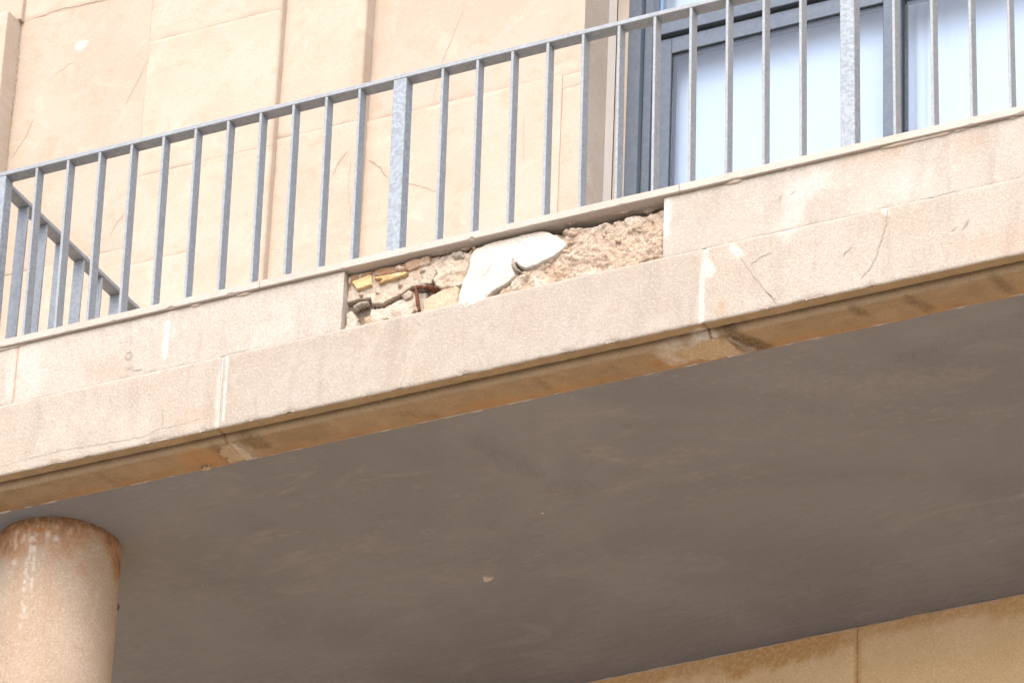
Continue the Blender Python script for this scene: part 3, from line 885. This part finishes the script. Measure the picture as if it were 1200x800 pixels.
CH("rubble_stone", [(.048, -.165), (.092, -.155), (.096, -.205), (.085, -.26), (.058, -.26)], .085, .052, mortar_sand, rnd=.02, amp=.004, sc=40, warp=.004, seed=5)
CH("mortar_flake", [(.211, -.136), (.247, -.121), (.267, -.13), (.265, -.152), (.229, -.159)], .06, .026, mortar_cream, rnd=.004, amp=.004, sc=40, warp=.004, seed=6, tilt=(0, .3))
CH("brick", [(.013, -.028), (.086, -.016), (.098, -.022), (.103, -.070), (.07, -.077), (.041, -.079), (.028, -.055), (.013, -.038)], .06, .019, brick_yellow, rnd=.005, amp=.004, sc=24, warp=.003, seed=7, res=.003, tilt=(0, -.2), label="broken yellow brick at the left end of the hole")
CH("brick", [(.104, -.034), (.141, -.036), (.195, -.04), (.237, -.041), (.242, -.054), (.23, -.062), (.177, -.067), (.127, -.074), (.123, -.063), (.139, -.058), (.109, -.049)], .06, .017, brick_yellow, rnd=.005, amp=.0035, sc=22, warp=.002, seed=8, res=.003, label="longer broken yellow brick in the hole")
CH("brick", [(.004, -.002), (.095, .0), (.1, -.014), (.086, -.019), (.013, -.032)], .07, .026, brick_red, rnd=.005, amp=.004, sc=34, warp=.004, seed=9)
CH("brick", [(.099, -.002), (.105, .0), (.18, -.0), (.231, -.010), (.238, -.042), (.141, -.036), (.104, -.034)], .07, .025, brick_red, rnd=.005, amp=.005, sc=34, warp=.004, seed=10)
CH("brick", [(.222, -.012), (.24, -.002), (.326, -.002), (.33, -.036), (.236, -.043), (.226, -.03)], .07, .021, brick_red, rnd=.004, amp=.004, sc=24, warp=.003, seed=11, tilt=(0, .3))
CH("mortar_lump", [(.182, -.018), (.207, -.006), (.235, -.026), (.222, -.045), (.189, -.037)], .06, .014, mortar_sand, rnd=.012, amp=.006, sc=60, warp=.006, seed=12)
CH("mortar_lump", [(.0, -.006), (.02, -.004), (.018, -.03), (.0, -.06)], .06, .02, mortar_sand, rnd=.010, amp=.006, sc=60, warp=.005, seed=13)
CH("rubble_stone", [(.300, -.172), (.345, -.155), (.375, -.142), (.445, -.145), (.448, -.27), (.300, -.27)], .075, .028, stone_orange, rnd=.006, amp=.004, sc=18, warp=.006, seed=14)
# crumbling mortar between the bricks and the plaster
CH("mortar_lump", [(.325, -.045), (.335, -.012), (.368, -.004), (.421, -.002), (.49, -.004), (.495, -.05), (.478, -.10), (.462, -.155), (.374, -.152), (.33, -.115), (.345, -.075)], .09, .026, mortar_cream, rnd=.010, amp=.013, sc=26, warp=.010, seed=15)
CH("mortar_lump", [(.395, -.012), (.45, -.010), (.475, -.03), (.46, -.05), (.42, -.045)], .07, .015, mortar_grey, rnd=.016, amp=.010, sc=60, warp=.009, seed=17)
CH("pebble", [(.28, -.112), (.289, -.104), (.309, -.108), (.317, -.121), (.3, -.126), (.284, -.123)], .05, .014, mortar_grey, rnd=.014, amp=.003, sc=50, warp=.002, seed=18, res=.003)
# crumbs along the edge of the plaster and mortar left on the underside of the coping
for k, (x, z, r) in enumerate(((.845, -.112, .022), (.80, -.132, .02), (.755, -.148, .018), (.70, -.165, .02), (.655, -.192, .022), (.625, -.212, .018), (.868, -.08, .016), (.57, -.236, .014), (.50, -.012, .013), (.12, -.1, .010), (.21, -.095, .010), (.06, -.098, .012), (.30, -.06, .013), (.27, -.21, .012), (.16, -.215, .014))):
    P8 = [(x + r * math.cos(q) * rsn0.uniform(.7, 1.4), z + r * math.sin(q) * rsn0.uniform(.5, 1.0)) for q in np.arange(0, 6.2, .7)]
    CH("mortar_lump", P8, .05, .014, mortar_sand if k < 9 else mortar_cream, rnd=.014, amp=.010, sc=60, warp=.010, seed=90 + k, res=.0035)
bead("bedding_mortar", .30, .50, .035, .004, .011, mortar_sand, 3.0, .40)
bead("bedding_mortar", .86, 1.22, .03, .004, .010, mortar_sand, 8.0, .42)
bead("bedding_mortar", .95, 1.23, .055, .003, .016, mortar_grey, 12.0, .40)
# rusty bar bent to an L
def tube(name, pts, r, mat, seed, par=bal, n=7):
    V = []; F = []
    P = [np.array(p, float) for p in pts]
    Q = [P[0]]
    for a, b in zip(P[:-1], P[1:]):
        k = max(2, int(np.linalg.norm(b - a) / .008))
        Q += [a + (b - a) * (i + 1) / k for i in range(k)]
    rs = np.random.RandomState(seed)
    for i, q in enumerate(Q):
        t = Q[min(i + 1, len(Q) - 1)] - Q[max(i - 1, 0)]; t /= np.linalg.norm(t)
        u = np.cross(t, (0.1, 1, .2)); u /= np.linalg.norm(u); v = np.cross(t, u)
        for a in range(n):
            th = 2 * math.pi * a / n; rr = r * rs.uniform(.75, 1.3)
            V.append(q + (u * math.cos(th) + v * math.sin(th)) * rr)
    m_ = len(Q)
    for i in range(m_ - 1):
        for a in range(n): F.append((i * n + a, i * n + (a + 1) % n, (i + 1) * n + (a + 1) % n, (i + 1) * n + a))
    F.append(tuple(reversed(range(n)))); F.append(tuple((m_ - 1) * n + a for a in range(n)))
    return fix_normals(mesh_obj(name, V, F, mat, par, smooth=True))
tube("rusty_bar", [(.362, .03, -.138), (.33, .018, -.133), (.30, .012, -.128), (.281, .012, -.124), (.283, .012, -.14), (.288, .014, -.17), (.297, .02, -.222)], .0065, rust, 4)
CH("rust_lump", [(.313, -.134), (.327, -.123), (.355, -.133), (.363, -.147), (.335, -.15)], .05, .006, rust, rnd=.012, amp=.006, sc=90, warp=.006, seed=19, res=.003)
# middle: white plaster patch
white = [(.504, -.017), (.55, -.008), (.583, -.006), (.70, -.004), (.767, -.004), (.807, -.029), (.848, -.065), (.865, -.086), (.843, -.119), (.766, -.148), (.714, -.157), (.681, -.138), (.667, -.118), (.665, -.159), (.676, -.175), (.631, -.206), (.592, -.217), (.56, -.255), (.508, -.265), (.446, -.265), (.458, -.158), (.482, -.102), (.486, -.047)]
def chaikin(P):
    o = []
    for a, b in zip(P, P[1:] + P[:1]):
        o += [(a[0] * .75 + b[0] * .25, a[1] * .75 + b[1] * .25), (a[0] * .25 + b[0] * .75, a[1] * .25 + b[1] * .75)]
    return o
white = chaikin(white)
def wp(X, Z, sd):
    o = (1 - sst(.0, .02, sd)) * .35 + sst(.52, .7, fbm(X, Z, 13, 6.6, 4)) * .35 + .3 * sst(-.04, -.012, Z + (fbm(X, Z, 20, 3, 3) - .5) * .03) + .6 * (1 - sst(.004, .014, seg_dist(X, Z, [(.565, -.225), (.575, -.24)])))
    b_ = .5 * (1 - sst(.001, .006, seg_dist(X, Z, [(.575, -.10), (.56, -.135), (.545, -.15)])))
    b_ = np.maximum(b_, sst(.66, .8, fbm(X, Z, 30, 16.6, 4)) * .35)
    return [0 * X, b_, np.clip(o, 0, 1), 0 * X]
CH("plaster_patch", white, .055, .008, plaster_white, rnd=.006, amp=.0035, sc=9, warp=.003, seed=21, res=.0022, paintfn=wp, tilt=(0, -.06), label="smooth white plaster patch in the middle of the hole")
# right: sandy mortar with stones, crumbling back to a ragged ridge below the coping
sand = [(.56, -.252), (.629, -.206), (.65, -.165), (.70, -.140), (.75, -.122), (.80, -.10), (.82, -.083), (.80, -.045), (.80, -.016), (.90, -.006), (.99, -.010), (1.07, -.020), (1.10, -.004), (1.16, -.006), (1.236, -.004), (1.236, -.27), (.98, -.27), (.786, -.27), (.56, -.27)]
def spn(X, Z, sd):
    d = sst(.56, .72, fbm(X, Z, 24, 3.3, 4)) * .4
    e = (1 - sst(.004, .014, seg_dist(X, Z, [(1.14, -.222), (1.165, -.215), (1.2, -.218)]))) * .9
    w = np.maximum(sst(.6, .75, fbm(X, Z, 20, 7.1, 4)) * .25, sst(-.07, -.02, Z) * sst(.45, .6, fbm(X, Z, 18, 2.1, 4)) * .4)
    return [w, np.maximum(d, e), np.maximum(sst(.6, .8, fbm(X, Z, 11, 1.1, 3)) * .35, sst(-.05, -.02, Z + (fbm(X, Z, 20, 8, 3) - .5) * .04) * .4), 0 * X]
def sand_relief(X, Z):
    t = fbm(X, Z, 15, 12.0, 5); ridge = 1 - np.abs(2 * fbm(X, Z, 30, 31.0, 4) - 1)
    top = sst(-.075, -.045, Z + (fbm(X, Z, 16, 5.5, 3) - .5) * .05)      # the upper band stands proud in lumps, then falls back
    f = (t - .5) * .022 + (ridge - .8) * .012 + (fbm(X, Z, 120, 4.0, 2) - .5) * .009
    return f + top * ((fbm(X, Z, 24, 9.0, 4) - .42) * .05) - .045 * sst(-.035, .0, Z + (fbm(X, Z, 14, 1.5, 3) - .5) * .03)
CH("sandy_mortar", sand, .11, .026, mortar_sand, rnd=.02, amp=.004, sc=26, res=.0034, warp=.012, seed=22, paintfn=spn, tilt=(0, -.05), relief=sand_relief)
CH("mortar_lump", [(.815, -.030), (.855, -.008), (.90, -.010), (.93, -.03), (.915, -.058), (.885, -.066), (.857, -.070)], .10, .018, mortar_grey, rnd=.022, amp=.014, sc=42, warp=.012, seed=23)
CH("rubble_stone", [(1.04, -.099), (1.067, -.107), (1.067, -.130), (1.042, -.122)], .04, .012, stone_orange, rnd=.005, amp=.001, sc=30, warp=.001, seed=26, res=.003)
rsn = random.Random(5)
for k in range(34):
    x = rsn.uniform(.66, 1.2); z = rsn.uniform(-.225, -.03)
    if z > -.16 and x < .9: continue
    r = rsn.uniform(.004, .010)
    P8 = [(x + r * math.cos(a) * rsn.uniform(.8, 1.3), z + r * math.sin(a) * rsn.uniform(.6, 1.1)) for a in np.arange(0, 6.2, .9)]
    CH("pebble", P8, .05, .020 - .001 * (k % 5), (mortar_sand, mortar_grey, mortar_sand, mortar_cream)[k % 4], rnd=.009, amp=.003, sc=80, warp=.003, seed=30 + k, res=.0035)
CH("mortar_lump", [(.59, -.225), (.64, -.195), (.672, -.165), (.73, -.160), (.72, -.20), (.66, -.27), (.59, -.27)], .06, .012, mortar_sand, rnd=.014, amp=.016, sc=50, warp=.010, seed=70)
tube("rusty_bar", [(.66, .002, -.106), (.664, .0, -.13), (.672, .006, -.148), (.688, .03, -.155)], .005, mortar_grey, 9)

# cracks and knocks on the balcony front
def bc(pts, w, mat, seed, y=0.0): return crack(pts, y - .0005, w, mat, bal, seed)
bc([(2.055, -.247), (2.048, -.299), (2.033, -.356), (2.015, -.418), (1.994, -.462), (1.963, -.491)], .0050, crack_faint2, 1)
bc([(1.926, -.363), (1.899, -.39)], .006, crack_dark, 2); bc([(2.342, -.354), (2.321, -.389)], .008, crack_tan, 3); bc([(2.30, -.372), (2.285, -.385)], .005, crack_tan, 33)
bc([(-1.0, -.43), (-.98, -.44)], .002, crack_tan, 44)
bc([(-1.359, -.493), (-1.253, -.485), (-1.148, -.48), (-1.008, -.486), (-.867, -.495), (-.763, -.497), (-.713, -.481), (-.627, -.482), (-.542, -.473)], .0018, crack_faint2, 4)
bc([(1.503, -.269), (1.561, -.37), (1.609, -.448), (1.663, -.527)], .0028, crack_faint2, 5)
bc([(1.561, -.343), (1.607, -.317), (1.641, -.315)], .0035, crack_faint2, 6); bc([(1.615, -.462), (1.656, -.505)], .003, crack_tan, 7)
bc([(-.70, -.40), (-.69, -.44), (-.70, -.47)], .004, crack_tan, 8)
bc([(-.875, -.155), (-.868, -.135), (-.85, -.13), (-.848, -.15), (-.86, -.165), (-.875, -.155)], .003, crack_tan, 9, YF)
bc([(1.672, -.085), (1.665, -.105), (1.66, -.115)], .005, crack_tan, 10, YF); bc([(1.70, -.10), (1.72, -.09)], .003, crack_tan, 11, YF)
bc([(-.84, -.212), (-.80, -.214)], .004, crack_tan, 12, YF)

# ================================================================== portico wall under the balcony (turned a little, as in the photograph)
pw = empty("portico_wall", (0, 2.2, GZ), "ochre sandstone wall of large blocks below the balcony soffit", "wall")
A = math.atan2(2.153 - 2.195, 1.69 - (-.08))
YW0 = 2.193
def pblock(x0, x1, z0, z1, seed, res):
    mk2 = wpaint([(2, [(-5, -.565), (-.1, -.57), (.4, -.575), (.9, -.58), (1.02, -.575)], .05, .5, .8), (2, [(.55, -.6), (.9, -.59)], .055, .3, .9),
                  (2, [(1.029, -.5), (1.03, -.68), (1.03, -1.2)], .014, .5, .85), (2, [(1.06, -.57), (1.4, -.572), (1.75, -.575), (5, -.575)], .035, .6, .75), (2, [(1.6, -.6), (1.8, -.59)], .04, .4, .7),
                  (2, [(.1, -.59), (.3, -.585)], .04, .5, .5)])
    o = grid_block("stone_block", x0 + .0004, x1 - .0004, z0, z1, 0, .2, portico_stone, None, res=res, seed=seed, chip=.001, edge=.0015, jit=.001, paintfn=mk2)
    C.objects.unlink(o)
    ca, sa = math.cos(A), math.sin(A)
    me = o.data
    co_ = np.zeros(len(me.vertices) * 3); me.vertices.foreach_get('co', co_); co_ = co_.reshape(-1, 3)
    yy = co_[:, 1].copy(); co_[:, 1] = YW0 + (co_[:, 0] + .08) * math.tan(A) + yy
    me.vertices.foreach_set('co', co_.ravel()); me.update()
    return place(o, pw)
for x0, x1, s in ((-5.0, -2.4, 1), (-2.4, -.75, 2), (-.75, 1.029, 3), (1.029, 2.8, 4), (2.8, 5, 5)):
    pblock(x0, x1, -1.75, -.545, 50 + s, .02 if s in (3, 4) else .08)
for k in range(8):
    zt = -1.754 - k * 1.15; zb_ = max(zt - 1.146, GZ)
    for q in range(6):
        xx = -5.4 + q * 1.75 + (k % 2) * .85
        pblock(xx, xx + 1.75, zb_, zt, 60 + k * 7 + q, .25)
bead("mortar_bead", -.6, 3.0, 0, 0, .0025, repair_pale, 21.0, .2, pw).location
# lay that bead along the top of the wall
b_ = [o for o in bpy.data.objects if o.parent == pw and o.name.startswith("mortar_bead")][0]
cc = np.zeros(len(b_.data.vertices) * 3); b_.data.vertices.foreach_get('co', cc); cc = cc.reshape(-1, 3)
cc[:, 1] += YW0 + (cc[:, 0] + .08) * math.tan(A) - .002; cc[:, 2] += -.5615
b_.data.vertices.foreach_set('co', cc.ravel()); b_.data.update()

# ================================================================== column
col = empty("column", (-1.396, .491, GZ), "round sandstone column stained orange under the balcony soffit", "column")
def shaft():
    R_, xc, yc = .2276, -1.396, .491
    zs = np.concatenate([np.arange(-.553, -1.9, -.008), np.linspace(-1.9, GZ + .3, 40)])
    n = 150; th = np.linspace(0, 2 * math.pi, n, endpoint=False)
    T, Z = np.meshgrid(th, zs)
    cx_, sx_ = np.cos(T), np.sin(T)
    top = -.553 - Z
    r = R_ + .003 * (fbm(cx_ * .25, sx_ * .25 + Z, 6, 2, 3) - .5) - .004 * np.exp(-top / .006) + .012 * np.clip(top - 1, 0, 9) / 9
    X, Y = xc + r * cx_, yc + r * sx_
    u = T * R_                      # unrolled
    nz = fbm(u, Z, 9, 4.4, 5); nz2 = fbm(u, Z, 30, 9.4, 4)
    # facing-angle towards the street for the drip marks
    orange = (1 - sst(.03, .21, top + (nz - .5) * .40 + (nz2 - .5) * .14)) * (.7 + .3 * sst(.4, .6, nz2))
    brown = np.maximum((1 - sst(.008, .06, top + (nz2 - .5) * .12 + (nz - .5) * .06)) * .75, (1 - sst(.06, .15, top + (nz - .5) * .2)) * sst(.5, .68, fbm(u, Z, 17, 21.4, 4)) * .6)
    tc = math.radians(-62)
    white_ = np.zeros(T.shape)
    def ang(a): return (np.mod(T - math.radians(a) + math.pi, 2 * math.pi) - math.pi) * R_
    for a, z0, z1, w, k in ((-86, -.60, -1.02, .007, .7), (-80, -.60, -.85, .008, .6), (-92, -.58, -.68, .014, .6), (-68, -.62, -.66, .014, .7), (-60, -.585, -.61, .02, .45), (-48, -.60, -.64, .012, .5), (-100, -.6, -.75, .012, .6), (-60, -.64, -.68, .02, .6), (-84, -.62, -.7, .016, .8)):
        d = np.abs(ang(a) + (nz2 - .5) * .03)
        m_ = (1 - sst(w * .3, w, d)) * sst(z1 - .02, z1 + .02, Z) * (1 - sst(z0 - .015, z0 + .015, Z))
        white_ = np.maximum(white_, k * m_ * sst(.42, .58, fbm(u, Z, 48, 1.7, 3)))
    for a, w in ((-64, .02), (-95, .03)):
        d = np.abs(ang(a) + (nz - .5) * .06); orange = np.maximum(orange, .16 * (1 - sst(w * .3, w, d)) * (1 - sst(.3, .9, top)))
    P = np.stack([white_, brown, orange, 0 * T], -1).reshape(-1, 4)
    m = len(zs); I = np.arange(m * n).reshape(m, n)
    V = np.stack([X, Y, Z], -1).reshape(-1, 3)
    F = [(I[j, i], I[j + 1, i], I[j + 1, (i + 1) % n], I[j, (i + 1) % n]) for j in range(m - 1) for i in range(n)]
    o = mesh_obj("shaft", V, F, column_stone, col, smooth=True, paint=P)
    return fix_normals(o)
shaft()
box("base", -1.72, -1.07, .17, .82, GZ + .001, GZ + .3, column_stone, col, .02)
tube("bolt", [(-1.207, .614, -.772), (-1.203, .617, -.785), (-1.204, .616, -.797)], .005, rust, 3, col)

# ================================================================== railing
ral = empty("balcony_railing", (0, .05, .0355), "galvanised steel bar railing standing on the balcony coping", "railing")
def unit(name, V, F, mat):
    me = bpy.data.meshes.new(name); me.from_pydata(V, [], F); me.update(); me.materials.append(mat)
    import bmesh
    bm = bmesh.new(); bm.from_mesh(me); bmesh.ops.recalc_face_normals(bm, faces=bm.faces); bm.to_mesh(me); bm.free()
    return me
Z0, Z1 = .036, .777
LEAN = -.024
def sh(V):   # the whole front panel leans outwards a little
    return [(x, y + LEAN * z, z) for x, y, z in V]
bv, bf = box_vf(0, .0105, 0, .045, Z0, Z1, .0012); baluster_me = unit("baluster", sh(bv), bf, steel)
pv, pf = box_vf(0, .053, 0, .051, Z0, Z1, .002); post_me = unit("post", sh(pv), pf, steel_post)
Y0 = .039
def put(me, name, x, y, mat=None):
    o = bpy.data.objects.new(name, me); o.location = (x, y, 0); place(o, ral); return o
rr = random.Random(3)
for k in range(11): put(baluster_me, "baluster", -.003 - .1346 * k, Y0 + rr.uniform(-.0006, .0006))
for k in range(11): put(baluster_me, "baluster", .331 + .1385 * k, Y0 + rr.uniform(-.0006, .0006))
for k in range(11): put(baluster_me, "baluster", 2.060 + .1385 * k, Y0 + rr.uniform(-.0006, .0006))
for x in (-1.529, .139, 1.868, 3.60): put(post_me, "post", x, Y0)
hv, hf = box_vf(-1.529, 3.66, .039, .094, .7775, .797, .0025)
o = mesh_obj("handrail", sh(hv), hf, steel, ral); fix_normals(o)
# return to the wall on the left
hv, hf = box_vf(-1.558, -1.505, .0942, 2.025, .778, .7965, .0025)
o = mesh_obj("handrail", [(x, y + LEAN * z * max(0, 1 - y / 2), z) for x, y, z in hv], hf, steel, ral); fix_normals(o)
sv, sf = box_vf(0, .045, 0, .0105, Z0, Z1 + .0005, .0012); side_me = unit("baluster", sv, sf, steel)
for k in range(14): put(side_me, "baluster", -1.555, .103 + .1362 * k)
